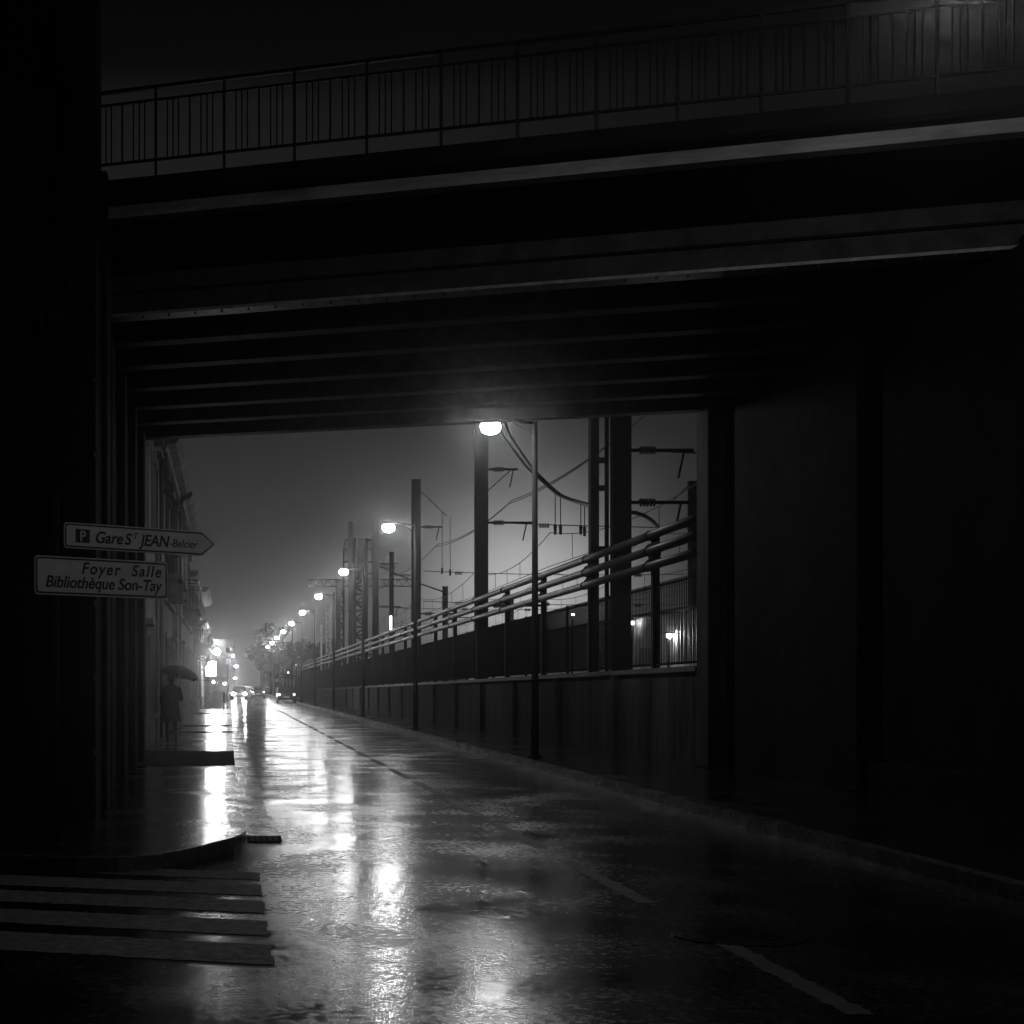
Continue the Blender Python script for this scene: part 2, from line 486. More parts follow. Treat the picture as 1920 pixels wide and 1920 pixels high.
def text_mesh(name, s, size, m, parent, loc, rot, shear=0, spacing=1.0, align='LEFT', offset=0):
    cu = bpy.data.curves.new(name, 'FONT')
    cu.body = s; cu.size = size; cu.shear = shear; cu.space_character = spacing
    cu.align_x = align; cu.extrude = .0006; cu.offset = offset
    o = bpy.data.objects.new(name, cu); COL.objects.link(o)
    dg = bpy.context.evaluated_depsgraph_get()
    me = bpy.data.meshes.new_from_object(o.evaluated_get(dg))
    bpy.data.objects.remove(o)
    me.name = name
    me.materials.clear(); me.materials.append(m)
    r = bpy.data.objects.new(name, me); COL.objects.link(r)
    r.parent = parent; r.location = loc; r.rotation_euler = rot
    return r

def rrect(x0,x1,z0,z1,r,n=4):
    pts = []
    for cx,cz,a0 in ((x1-r,z0+r,-90),(x1-r,z1-r,0),(x0+r,z1-r,90),(x0+r,z0+r,180)):
        for k in range(n+1):
            a = R(a0+90*k/n); pts.append((cx+r*math.cos(a), cz+r*math.sin(a)))
    return pts
def ring(poly_o, poly_i, yf, yb):
    mb = MB(); n = len(poly_o)
    vs = [(x,yf,z) for x,z in poly_o]+[(x,yf,z) for x,z in poly_i]+[(x,yb,z) for x,z in poly_o]+[(x,yb,z) for x,z in poly_i]
    fs = []
    for i in range(n):
        j=(i+1)%n
        fs += [(i,j,n+j,n+i),(2*n+j,2*n+i,3*n+i,3*n+j),(i,2*n+i,2*n+j,j),(n+i,n+j,3*n+j,3*n+i)]
    return mb.add(vs, fs)
# street name plate on the pylon
p0 = at(75, 606, 17.72)
ang = math.atan2(-SK, 1.0)
spn = empty('street_name_plate', 'small dark enamel street name plate fixed high on the sooty pylon', 'street sign', (p0.x, 17.03-SK*p0.x, p0.z), ang)
MB().prism(rrect(0,.40,-.115,.115,.03), lambda x,z:(x,0,z), lambda x,z:(x,.012,z)).build('plate', M['plate'], spn)
ring(rrect(0.008,.392,-.107,.107,.026), rrect(.016,.384,-.099,.099,.02), -.003, 0).build('border', M['plate_ink'], spn)
text_mesh('lettering','RUE',.095,M['plate_ink'],spn,(.2,-.002,.015),(R(90),0,0),align='CENTER')

# ================================================================== STREET SIGNS on one post
SD = Vector((.8,.6,0)); SA = math.atan2(.6,.8)
def s_of(x, X0, z0):
    t = (x-430)/3000.0
    return (t*z0-X0)/(.8-.6*t)
post = empty('sign_post', 'dark steel post carrying two direction signs at the pavement corner', 'post', (-1.60,14.62,.12), SA)
MB().tube([(0,0,0),(0,0,3.2)], .04, 12).build('pole', M['mast'], post, smooth=True)
MB().tube([(0,0,0),(0,0,.03)], .09, 12).build('base_plate', M['mast'], post)
MB().box(-.05,.05,-.0585,.0,2.45,2.49).build('bracket', M['mast'], post)
MB().box(-.05,.05,-.0445,.0,2.86,2.9).build('bracket', M['mast'], post)
# arrow sign
X0,Z0 = -1.509,14.6
h1 = EYE+1.369
sg = empty('direction_sign', 'pale arrow-shaped parking sign reading Gare St Jean, above the rectangular sign', 'sign', (X0,Z0,h1), SA)
H = .1175; L1 = 1.712; sh0 = s_of(379,X0,Z0)
def arrow(i):
    a = [(x,z) for x,z in rrect(i,.4,-H+i,H-i,.035-i*.5)]
    left = a[10:]                     # the two rounded corners at the tail
    tip = [(sh0-i*.35,-H+i),(L1-.022-i*1.1,-.018),(L1-i*1.15,0),(L1-.022-i*1.1,.018),(sh0-i*.35,H-i)]
    return left+tip
MB().prism(arrow(0), lambda x,z:(x,0,z), lambda x,z:(x,.025,z)).build('plate', M['rim'], sg)
ring(arrow(.010), arrow(.024), -.003, .001).build('border', M['ink'], sg)
MB().prism(arrow(.024), lambda x,z:(x,-.002,z), lambda x,z:(x,.001,z)).build('face', M['sign'], sg)
pa, pb = s_of(141.5,X0,Z0), s_of(168,X0,Z0)
pq = MB().box(pa,pb,-.0042,-.001,-.062,.062).build('parking_square', M['ink'], sg)
text_mesh('lettering','P',.135,M['sign'],pq,((pa+pb)/2,-.0052,-.047),(R(90),0,0),align='CENTER',offset=.002)
def stext(s, x, size, z, par, X0, Z0, **k):
    return text_mesh('lettering', s, size, M['ink'], par, (s_of(x,X0,Z0),-.0045,z), (R(90),0,0), **k)
stext('Gare',177,.150,-.053,sg,X0,Z0,shear=.22,offset=.003)
stext('S',233,.150,-.053,sg,X0,Z0,shear=.22,offset=.003)
stext('T',249,.078,.005,sg,X0,Z0,shear=.22,offset=.001)
stext('JEAN',263,.150,-.053,sg,X0,Z0,shear=.22,offset=.003,spacing=.96)
stext('-Belcier',317,.108,-.047,sg,X0,Z0,shear=.15,offset=.0005,spacing=.98)
# rectangular sign
X1,Z1 = -1.752,14.4
h2 = EYE+.993
s2 = empty('direction_sign', 'pale rectangular sign reading Foyer Salle, Bibliothèque Son-Tay, below the arrow sign', 'sign', (X1,Z1,h2), SA)
L2 = s_of(314.5,X1,Z1); H2 = .176
MB().prism(rrect(0,L2,-H2,H2,.035), lambda x,z:(x,0,z), lambda x,z:(x,.025,z)).build('plate', M['rim'], s2)
ring(rrect(.012,L2-.012,-H2+.012,H2-.012,.03), rrect(.027,L2-.027,-H2+.027,H2-.027,.02), -.003, .001).build('border', M['ink'], s2)
MB().prism(rrect(.027,L2-.027,-H2+.027,H2-.027,.02), lambda x,z:(x,-.002,z), lambda x,z:(x,.001,z)).build('face', M['sign'], s2)
xr = s_of(301,X1,Z1)
text_mesh('lettering','Foyer  Salle',.150,M['ink'],s2,(xr,-.0045,.028),(R(90),0,0),shear=.22,align='RIGHT',spacing=1.22,offset=.0025)
text_mesh('lettering','Bibliothèque Son-Tay',.150,M['ink'],s2,(xr,-.0045,-.105),(R(90),0,0),shear=.22,align='RIGHT',spacing=.98,offset=.0025)

# ================================================================== STREET LAMPS
def make_lamp(name, label, group, bowl='bowl'):
    e = empty(name, label, 'street lamp', (0,0,0), 0, group)
    MB().tube([(0,0,0),(0,0,.9),(0,0,6.95)], [.085,.075,.05], 12).build('pole', M['mast'], e, smooth=True)
    MB().tube([(0,0,0),(0,0,.05)], .15, 12).build('base_plate', M['mast'], e)
    MB().tube([(0,0,6.78),(-.66,0,6.87)], .028, 8).build('arm', M['mast'], e, smooth=True)
    MB().tube([(0,0,6.55),(-.45,0,6.81)], .014, 6).build('stay', M['mast'], e)
    hs_ = MB().ellipsoid((-.90,0,6.76), .25,.185,.145, 18, 6, 24, 90).build('housing', M['mast'], e, smooth=True)
    MB().ellipsoid((-.90,0,6.71), .205,.15,.15, 16, 8, -90, 62).build('bowl', M[bowl], hs_, smooth=True)
    return e
order = ['second','third','fourth','fifth','sixth','seventh','eighth','ninth','tenth']
lg = 'street lamps along the right kerb'
l0 = make_lamp('street_lamp', 'lit street lamp on the near side of the bridge, beside the right kerb', lg, 'bowl_dim')
l1 = make_lamp('street_lamp', 'x', lg)
LY = [32.46+20.84*k for k in range(-1, 10)]
l0.location = (6.2, LY[0], .12)
for k,y in enumerate(LY[1:]):
    c = l1 if k == 0 else copy_tree(l1); c.location = (6.2, y, .12)
    c['label'] = 'tallest lit street lamp, just beyond the bridge, its head touching the soffit line' if k == 0 else \
        'lit street lamp by the railway wall, %s in the row beyond the bridge' % order[k-1]

# ================================================================== RETAINING WALL, FENCE, PIPES
def cap_h(y): return 1.95-.0061*(y-28.5)
def pipe_h(y): return 4.63-.0042*(y-28.5)
WY1 = 215
rw = empty('retaining_wall', 'long stained concrete wall holding the rail yard above the right pavement', 'wall', (8.6,29,.12), kind='thing')
ys = [29.0+6.2*k for k in range(31)]
mb = MB(); mc = MB(); pi = []
for a,b in zip(ys, ys[1:]):
    mb.prism([(a+.01,.12),(b-.01,.12),(b-.01,cap_h(b)-.1),(a+.01,cap_h(a)-.1)], lambda y,z:(8.5,y,z), lambda y,z:(8.8,y,z))
    mc.prism([(a+.004,cap_h(a)-.098),(b-.004,cap_h(b)-.098),(b-.004,cap_h(b)),(a+.004,cap_h(a))], lambda y,z:(8.44,y,z), lambda y,z:(8.84,y,z))
    pi.append(b)
aparts(rw, 'panels', mb, M['concrete'])
aparts(rw, 'coping', mc, M['cap'])
for y in pi[:14]:
    aparts(rw, 'buttress', MB().box(8.40,8.498,y-.16,y+.16,.12,cap_h(y)-.13), M['concrete'])
fn = empty('barred_fence', 'tall dark barred fence standing on the concrete wall above the street', 'fence', (8.62,29,1.9), kind='thing')
PS = 5.75
py_ = [26.6+PS*k for k in range(0,32)]
for k,y in enumerate(py_):
    hb = cap_h(y)
    if k: aparts(fn, 'post', MB().box(8.56,8.70,y-.02,y+.14,hb,pipe_h(y)+.06), M['mast'])
    y1 = y+PS
    m_ = MB(); n = int((PS-.3)/.115)
    for q in range(n):
        yy = y+.2+q*.115
        if yy < 29.05: continue
        m_.box(8.60,8.620,yy,yy+.012,cap_h(yy)+.06,cap_h(yy)+1.72)
    aparts(fn, 'bar_panel', m_, M['mast'])
    m_ = MB()
    for dz in (.08, 1.66):
        m_.bar((8.64,max(y+.15,29.05),cap_h(max(y,29))+dz),(8.64,y1-.02,cap_h(y1)+dz),.025,.05)
    ym = y+PS*.5
    if k: m_.box(8.63,8.69,ym-.03,ym+.03,cap_h(ym),cap_h(ym)+1.75)
    aparts(fn, 'frame', m_, M['mast'])
y0 = 29.1
pg = 'pipes along the top of the fence'
pl_lab = ['top pipe of three running along the fence beside the tracks','middle pipe of three running along the fence beside the tracks','lowest pipe of three running along the fence beside the tracks']
for i in range(3):
    pts = []
    y = y0
    while y < 200:
        pts.append((8.50-.02*i, y, pipe_h(y)-.315*i)); y += 9
    o = MB().tube(pts, .088, 12).build('steam_pipe', M['pipe'], None, smooth=True)
    tag(o, pl_lab[i], 'pipe', pg)
    for yy in [q for q in py_ if 29 < q < 110]:
        z = pipe_h(yy)-.315*i
        MB().tube([(8.50-.02*i,yy-.03,z),(8.50-.02*i,yy+.05,z)], .104, 12).build('clamp', M['mast'], o)
br = MB()
for yy in py_:
    z = pipe_h(yy)
    if yy < 29: continue
    o = MB().prism([(yy-.55,z-.2),(yy+.6,z-.2),(yy+.16,z-1.02),(yy-.05,z-1.02)], lambda y,q:(8.60,y,q), lambda y,q:(8.615,y,q))
    for k in range(2):
        zz = z-.16-.315*k
        o.prism([(yy-.5,zz-.02),(yy+.55,zz-.02),(yy+.35,zz+.02),(yy-.3,zz+.02)], lambda y,q:(8.55,y,q), lambda y,q:(8.60,y,q))
    aparts(fn, 'bracket', o, M['mast'])

# ================================================================== RAILWAY MASTS AND WIRES
def hmast(name, label, x, y, top, wd=.5, base=1.0, group='catenary masts beside the tracks', arms=()):
    e = empty(name, label, 'mast', (x,y,base), 0, group)
    h = top-base
    m_ = MB().box(-wd/2,wd/2,-.16,-.13,0,h).box(-wd/2,wd/2,.13,.16,0,h).box(-.015,.015,-.129,.129,0,h)
    m_.box(-wd/2,-wd/2+.03,-.129,.129,0,h)
    m_.build('column', M['mast'], e)
    MB().box(-wd/2-.15,wd/2+.15,-.35,.35,0,.25).build('footing', M['concrete'], e)
    for (z, l, kind) in arms:
        a = MB().bar((wd/2,0,z-base),(wd/2+l,0,z-base),.07,.09)
        if kind == 1:
            a.bar((wd/2,0,z-base-.9),(wd/2+l*.75,0,z-base-.05),.04)
        ob = a.build('arm', M['mast'], e)
        q = MB()
        for s_ in range(5):
            xx = wd/2+.25+s_*.09
            q.tube([(xx,0,z-base),(xx+.05,0,z-base)],.11,8)
        q.build('insulator', M['wire'], ob)
        MB().bar((wd/2+l*.85,0,z-base-.05),(wd/2+l*.85-.15,0,z-base-.75),.05).build('hanger', M['mast'], ob)
    MB().box(-wd/2-.02,wd/2+.02,-.18,.18,h,h+.05).build('cap', M['mast'], e)
    return e
mg = 'catenary masts beside the tracks'
m0 = hmast('catenary_mast','broadest mast, black and right of the lamp, cut off by the bridge above', 10.52,43,13.6,.50,arms=((7.9,1.7,0),(6.5,1.6,0)))
m0b = hmast('catenary_mast','slim black mast tied by short plates to the broad mast beside it', 9.86,43.3,13.4,.22)
MB().box(.13,.36,-.05,.05,5.85,6.0).build('tie_plate', M['mast'], m0b)
MB().box(.13,.36,-.05,.05,6.6,6.75).build('tie_plate', M['mast'], m0b)
MB().box(.13,.36,-.05,.05,4.2,4.35).build('tie_plate', M['mast'], m0b)
MB().tube([(.33,-.1,0),(.33,-.1,12.3)],.06,8).build('conduit', M['mast'], m0b)
MB().tube([(.50,-.1,0),(.50,-.1,12.3)],.05,8).build('conduit', M['mast'], m0b)
hmast('catenary_mast','black mast behind the nearest lamp head, with three arms on its right', 10.5,66.7,13.2,.54,arms=((10.58,1.25,1),(8.36,1.9,0),(4.9,2.4,0)))
hmast('catenary_mast','black mast with a flat top standing right of the second lamp', 10.5,90,13.1,.52,arms=((10.48,1.2,0),(5.6,2.2,0)))
hmast('catenary_mast','black mast directly left of the second lamp head', 10.5,115,13.25,.45,arms=((10.3,1.4,0),(7.2,1.6,0)))
hmast('catenary_mast','thin pole rising above the lattice tower', 10.3,136,15.4,.34)
hmast('catenary_mast','short thin mast with crossarm, between two black masts further back', 15.2,150,14.0,.42,arms=((11.9,1.6,0),(6.2,2.2,0)))
hmast('catenary_mast','short flat-topped mast across the tracks, close to the bridge pier', 26.1,90,13.0,.56,arms=((11,2,0),))
hmast('catenary_mast','lone mast stub seen low above the pipes beyond the tracks', 20.5,152,10.9,.5,arms=((8,2,0),))
hmast('catenary_mast','faint mast far across the tracks near the bright horizon', 30,170,11.0,.4,arms=((8.5,2.2,0),))

def lattice(name, label, x, y, z0, z1, wd, m, step=.8, group=None, t=.06):
    e = empty(name, label, 'lattice tower', (x,y,z0), 0, group)
    h = z1-z0; a = wd/2
    legs = MB()
    for sx in (-1,1):
        for sy in (-1,1):
            legs.bar((sx*a,sy*a,0),(sx*a,sy*a,h),t*1.6)
    legs.build('legs', m, e)
    br = MB(); k = 0; z = 0
    while z+step <= h:
        s = 1 if k%2 else -1
        for sy in (-1,1):
            br.bar((-s*a,sy*a,z),(s*a,sy*a,z+step),t)
            br.bar((-a,sy*a,z),(a,sy*a,z),t)
        for sx in (-1,1):
            br.bar((sx*a,-s*a,z),(sx*a,s*a,z+step),t)
            br.bar((sx*a,-a,z),(sx*a,a,z),t)
        z += step; k += 1
    br.build('bracing', m, e)
    return e
lt = lattice('lattice_tower','dark lattice tower with square cages at the top, between the lamps',11.3,138,1.0,14.2,1.0,M['mast'],.7,t=.13)
MB().box(-.28,.28,-.2,.2,9.6,13.2).build('cabinet', M['mast'], lt)
for sx in (-1,1):
    m_ = MB()
    xo = sx*1.45
    for z in (10.2,11.2,12.3,13.1):
        m_.bar((sx*.5,0,z),(xo if z<13 else sx*1.3,0,z),.12)
    m_.bar((xo,0,9.6 if sx<0 else 10.6),(xo,0,12.3),.14)
    m_.bar((xo,0,12.3),(sx*1.3,0,13.1),.10)
    m_.build('side_cage', M['mast'], lt)
lattice('lattice_tower','dark lattice leg standing left of the lattice tower',9.5,137,1.0,10.6,.55,M['mast'],.7,t=.09)
lattice('lattice_tower','bright galvanised lattice mast catching the lamp light, far along the fence',9.05,146,1.0,8.9,.42,M['galv'],.42,t=.05)
e = empty('galvanised_pole','thin pale pole catching lamp light left of the bright lattice mast','pole',(9.2,160,1.0))
MB().tube([(0,0,0),(0,0,6.6)],.09,8).build('shaft', M['galv'], e, smooth=True)
MB().tube([(0,0,0),(0,0,.3)],.2,8).build('footing', M['concrete'], e)
e = empty('galvanised_pole','thin pale pole catching lamp light right of the bright lattice mast','pole',(9.0,137.4,1.0))
MB().tube([(0,0,0),(0,0,6.2)],.07,8).build('shaft', M['galv'], e, smooth=True)
MB().tube([(0,0,0),(0,0,.3)],.2,8).build('footing', M['concrete'], e)
# signal gantry far away
gy = 190
gn = empty('signal_gantry','faint lattice gantry reaching over the tracks far beyond the lamps','gantry',(9.4,gy,1))
m_ = MB()
for z in (13.3,14.1): m_.bar((0,0,z-1),(13,0,z-1),.12)
for k in range(14):
    m_.bar((k*.93,0,12.3),((k+.5)*.93,0,13.1),.07); m_.bar(((k+.5)*.93,0,13.1),((k+1)*.93,0,12.3),.07)
m_.build('beam', M['mast'], gn)
for x in (3.6,12.8):
    MB().box(x-.2,x+.2,-.2,.2,0,13).build('leg', M['mast'], gn)

def wire(name, label, pts, r, group, n=5):
    o = MB().tube(pts, r, n).build(name, M['wire'], None, smooth=True)
    return tag(o, label, 'cable', group)
def sagged(a, b, sag, n=14):
    a, b = Vector(a), Vector(b)
    return [a.lerp(b,t/n)+Vector((0,0,-sag*4*(t/n)*(1-t/n))) for t in range(n+1)]
# feeder wires hung from the mast arms
stops = [(11.65,28,9.6),(11.65,43,9.25),(11.65,66.7,9.15),(11.55,90,9.35),(11.7,115,9.4),(11.7,138,9.4),(11.7,190,9.2)]
for dx,dz,lb in ((0,0,'lower'),(.16,.16,'upper')):
    pts = []
    for a,b in zip(stops, stops[1:]):
        sg_ = sagged((a[0]+dx,a[1],a[2]+dz),(b[0]+dx,b[1],b[2]+dz),.35)
        pts += sg_[:-1]
    wire('feeder_wire','%s of two feeder wires slung from mast to mast above the fence'%lb, pts, .022, 'feeder wires')
# slack cable pair
for dx,lb in ((0,'inner'),(.32,'outer')):
    c = [at(928+dx*40,775,66), at(946+dx*40,818,64), at(985+dx*28,872,60), at(1010+dx*20,896,57), at(1046+dx*12,927,53), at(1086,943+dx*-6,48), at(1115,951-dx*8,43.5)]
    pts = []
    for i in range(len(c)-1):
        for t in range(4):
            p0_,p1_,p2_,p3_ = c[max(i-1,0)],c[i],c[i+1],c[min(i+2,len(c)-1)]
            u = t/4
            pts.append(.5*((2*p1_)+(p2_-p0_)*u+(2*p0_-5*p1_+4*p2_-p3_)*u*u+(3*p1_-p0_-3*p2_+p3_)*u**3))
    pts.append(c[-1])
    wire('slack_cable','%s of two slack cables sagging from the mast behind the lamp to the broad mast'%lb, pts, .05, 'slack cables', 6)
wire('slack_cable','short slack cable dropping right from the broad mast to the pipes',
     [at(1172,961,43),at(1190,961,44),at(1208,967,45),at(1222,976,46),at(1232,986,47)], .06, None, 6)
# catenary sets over the tracks
cg = 'overhead wires above the tracks'
for i,(x,nm) in enumerate(((13.6,'nearest'),(17.8,'second'),(22.2,'third'),(27.5,'farthest'))):
    ce = empty('overhead_line','%s overhead line above the tracks, with a sagging carrier and thin droppers'%nm,'overhead line',(x,60,0),0,cg)
    span = [20,43,66.7,90,115,138,162,190]
    ms = []
    cw = []
    for k,(a,b) in enumerate(zip(span, span[1:])):
        z = .22*(1 if k%2 else -1)
        sgp = sagged((z,a-60,7.95),(-z,b-60,7.95),.75,12)
        ms += sgp[:-1]
        cw += [Vector((z+( -2*z)*t/4, a-60+(b-a)*t/4, 6.55)) for t in range(4)]
        for t in (2,4,6,8,10):
            p = sgp[t]
            MB().tube([p,(p.x,p.y,6.55)],.012,4).build('dropper', M['wire'], ce)
    MB().tube(ms,.018,5).build('carrier_wire', M['wire'], ce, smooth=True)
    MB().tube(cw,.016,5).build('contact_wire', M['wire'], ce, smooth=True)
# cross-span wires between masts
for k,(y,z,x1,lb) in enumerate(((43,7.9,27,'beside the broad mast'),(66.7,8.36,28,'at the mast behind the lamp'),(90,8.0,26,'at the flat-topped mast'),(115,7.2,24,'left of the second lamp'),(90,6.3,26,'low across the tracks behind the second lamp'))):
    a = Vector((10.9,y,z)); b = Vector((x1,y+1,z-.1))
    o = wire('span_wire','thin span wire stretched across the tracks %s'%lb, sagged(a,b,.12,8), .022, 'span wires')
    for t in (.12,.45,.8):
        p = a.lerp(b,t)
        q = MB()
        for s_ in range(4): q.tube([(p.x+s_*.11,p.y,p.z-.1),(p.x+s_*.11+.06,p.y,p.z-.1)],.10,8)
        q.build('insulator', M['wire'] if t>.2 else M['insul'], o)
# hanging weights / droppers pairs near lamp
for px_,a,b,d in ((1041,925,985,60),(1051,930,985,60),(1089,945,985,60),(1096,946,988,60),(829,958,1065,90),(844,970,1068,90)):
    p,q = at(px_,a,d), at(px_,b,d)
    o = wire('hanging_wire','thin wire hanging straight down between the overhead lines', [p,q], .02, 'hanging wires')
    MB().tube([q,q-Vector((0,0,.35))],[.07,.05],6).build('weight', M['wire'], o)
# guy wires
wire('guy_wire','diagonal guy wire from the flat-topped mast down to the right', [at(788,920,90), at(838,968,92)], .03, 'guy wires')
wire('guy_wire','thick diagonal cable falling to the right from the mast left of the second lamp', [at(712,1062,115), at(780,1092,116), at(838,1112,117)], .06, 'guy wires')
wire('guy_wire','guy wire rising to the short mast close to the bridge pier', [at(1262,938,88), at(1294,908,90)], .03, 'guy wires')

# yard lights and the shed behind the fence
shed = empty('railway_shed','long pale railway shed lit by lamps, seen through the barred fence','shed',(17,50,1.0))
m_ = MB().box(0,6,0,58,0,3.35)
for k in range(116): m_.box(-.03,-.001,k*.5+.05,k*.5+.27,.02,3.3)
m_.build('wall', M['shed'], shed)
MB().box(-.35,6.3,-.3,58.3,3.36,3.48).build('roof', M['roof'], shed)
for k in range(5):
    d_ = MB().box(-.06,-.032,5+k*9,7+k*9,.02,2.1).build('door', M['shutter'], shed)
def flood(label, p, s, group='yard lamps behind the fence', m='flood'):
    e = empty('yard_lamp', label, 'lamp', (p.x,p.y,1.0), 0, group)
    h = p.z-1.0
    MB().tube([(0,.12,0),(0,.12,h+.1)],.05,8).build('post', M['mast'], e, smooth=True)
    hd = MB().box(-s*1.3,s*1.3,-s,.14,h+s*.85,h+s*1.2).build('housing', M['mast'], e)
    MB().ellipsoid((0,0,h), s,.04,s*.8,12,6).build('lens', M[m], hd, smooth=True)
    return e
flood('brightest yard lamp shining through the barred fence near the bridge pier', at(1255,1192,60.9), .11)
flood('small yard lamp high at the end of the fence near the bridge pier', at(1313,1140,54), .05, m='bulb')
flood('added yard lamp brightening the shed wall, behind the middle of the fence', at(1074,1152,78.5), .07)  # added to brighten this stretch of shed wall, no known source here
flood('yard lamp half hidden behind the fence, lighting the shed wall', at(1186,1168,66.5), .08)
e = empty('glow_strip','glowing strip standing in for lamplit mast steel, above the pipes','lamp',(15.0,148.6,1.0))  # emissive strip in place of pale steel lit by a street lamp, not a lamp
MB().tube([(0,0,5.6),(0,0,7.0)],.10,8).build('tube', M['tube'], e)
MB().bar((0,.1,0),(0,.1,7.2),.08).build('pole', M['mast'], e)
e = empty('glow_strip','thin glowing strip standing in for a lamplit post, beside the dark lattice tower','lamp',(12.3,144,1.0))  # second emissive strip, its glow replaces lamplight on a pale post
MB().tube([(0,0,6.2),(0,0,7.3)],.05,8).build('tube', M['tube'], e)
MB().bar((0,.1,0),(0,.1,7.5),.08).build('pole', M['mast'], e)

# ================================================================== HOUSES ON THE LEFT
XF = -1.97
def house(label, y0, y1, H, bays, m, proud=0.0, corn=.55, storeys=2, chim=1, door_at=1, arched=False, lit=(), balc=(), group='houses along the left pavement'):
    xf = XF+proud
    e = empty('terraced_house', label, 'house', (xf,(y0+y1)/2,.12), 0, group)
    oy = (y0+y1)/2
    L_ = y1-y0; hl = L_/2
    h = H-.12
    wl = MB().box(-9,-.26,-hl+.01,hl-.01,0,h)
    bw = L_/bays
    sh_ = h/storeys
    wins = []; doors = []
    for b in range(bays):
        a0 = -hl+b*bw; c = a0+bw/2; ow = min(1.1,bw*.42)
        wl.box(-.259,0,a0+(.01 if b==0 else 0),c-ow/2,0,h)
        wl.box(-.259,0,c+ow/2,a0+bw-(.01 if b==bays-1 else 0),0,h)
        zprev = 0
        for s_ in range(storeys):
            isd = (s_==0 and b==door_at)
            zs = s_*sh_+(0.02 if isd else .85); ze = s_*sh_+min(sh_-.45, 2.65 if isd else 2.9)
            if zs > zprev+.05: wl.box(-.259,-.002,c-ow/2+.001,c+ow/2-.001,zprev,zs)
            (doors if isd else wins).append((c,ow,zs,ze,s_,b)); zprev = ze
        wl.box(-.259,-.002,c-ow/2+.001,c+ow/2-.001,zprev,h)
    wl.build('wall', m, e)
    for (c,ow,zs,ze,s_,b) in wins:
        f = MB()
        for (ya,yb,za,zb) in ((c-ow/2-.14,c-ow/2,zs-.1,ze+.16),(c+ow/2,c+ow/2+.14,zs-.1,ze+.16),(c-ow/2,c+ow/2,ze,ze+.16)):
            f.box(.002,.06,ya,yb,za,zb)
        f.box(.002,.16,c-ow/2-.2,c+ow/2+.2,zs-.2,zs-.1)
        if s_==1:
            f.box(.002,.26,c-ow/2-.22,c+ow/2+.22,ze+.20,ze+.30)
            f.box(.002,.14,c-ow/2-.16,c-ow/2-.04,ze-.1,ze+.20); f.box(.002,.14,c+ow/2+.04,c+ow/2+.16,ze-.1,ze+.20)
        fo = f.build('window', m, e)
        MB().box(-.20,-.18,c-ow/2+.002,c+ow/2-.002,zs,ze).build('pane', M['shopwin'] if (s_,b) in lit else M['glass'], fo)
        if (b+s_)%3 != 1 and (s_,b) not in lit:
            k = MB()
            for q in range(12):
                z = zs+.05+q*(ze-zs-.1)/12
                k.box(-.12,-.07,c-ow/2+.02,c+ow/2-.02,z,z+(ze-zs)/12-.03)
            k.build('shutter', M['shutter'], fo)
    for b in balc:
        c = -hl+b*bw+bw/2; zb = sh_+.45
        ba = MB().box(.003,.62,c-1.0,c+1.0,zb-.16,zb).box(.003,.5,c-.8,c-.65,zb-.55,zb-.162).box(.003,.5,c+.65,c+.8,zb-.55,zb-.162).build('balcony', M['stone_dark'], e)
        q = MB()
        for k in range(17): q.box(.585,.605,c-.95+k*.118,c-.93+k*.118,zb,zb+.9)
        for k in range(5):
            q.box(.02+k*.12,.04+k*.12,c-.96,c-.94,zb,zb+.9); q.box(.02+k*.12,.04+k*.12,c+.94,c+.96,zb,zb+.9)
        q.box(.575,.615,c-.97,c+.97,zb+.9,zb+.95).box(.003,.575,c-.97,c-.93,zb+.9,zb+.95).box(.003,.575,c+.93,c+.97,zb+.9,zb+.95)
        q.build('railing', M['black_iron'], ba)
    for (c,ow,zs,ze,s_,b) in doors:
        d_ = MB().box(-.18,-.12,c-ow/2+.004,c+ow/2-.004,zs,ze).build('door', M['wood'], e)
        f = MB()
        for (ya,yb,za,zb) in ((c-ow/2-.18,c-ow/2,0,ze+.2),(c+ow/2,c+ow/2+.18,0,ze+.2),(c-ow/2,c+ow/2,ze,ze+.2)):
            f.box(.002,.09,ya,yb,za,zb)
        f.box(.002,.22,c-ow/2-.25,c+ow/2+.25,ze+.22,ze+.36)
        f.build('frame', m, d_)
        MB().ellipsoid((-.10,c+ow/2-.12,1.05),.03,.03,.03,8,4).build('handle', M['zinc'], d_)
    # cornice with consoles
    k = MB().prism([(0.002,h-.42),(corn*.35,h-.40),(corn*.45,h-.25),(corn*.8,h-.2),(corn,h-.08),(corn,h+.04),(0.002,h+.04)], lambda x,z:(x,-hl,z), lambda x,z:(x,hl,z))
    q = -hl+.35
    while q < hl-.3:
        k.box(.003,corn*.42,q,q+.16,h-.78,h-.42); q += .62
    k.build('cornice', M['stone_dark'], e)
    MB().prism([(.003,sh_-.18),(.10,sh_-.15),(.10,sh_-.03),(.003,sh_)], lambda x,z:(x,-hl,z), lambda x,z:(x,hl,z)).build('string_course', m, e)
    r = MB().prism([(.1,h+.042),(-9,h+.042),(-4.5,h+1.5)], lambda x,z:(x,-hl,z), lambda x,z:(x,hl,z)).build('roof', M['roof'], e)
    for c in range(chim):
        cyy = hl*(.85 if c==0 else -.5)
        ch = MB().box(-3.2,-2.4,cyy-.3,cyy+.3,h+.6,h+2.2)
        ch.tube([(-2.65,cyy,h+2.2),(-2.65,cyy,h+2.55)],.1,8).tube([(-2.95,cyy,h+2.2),(-2.95,cyy,h+2.55)],.1,8)
        ch.build('chimney', m, r)
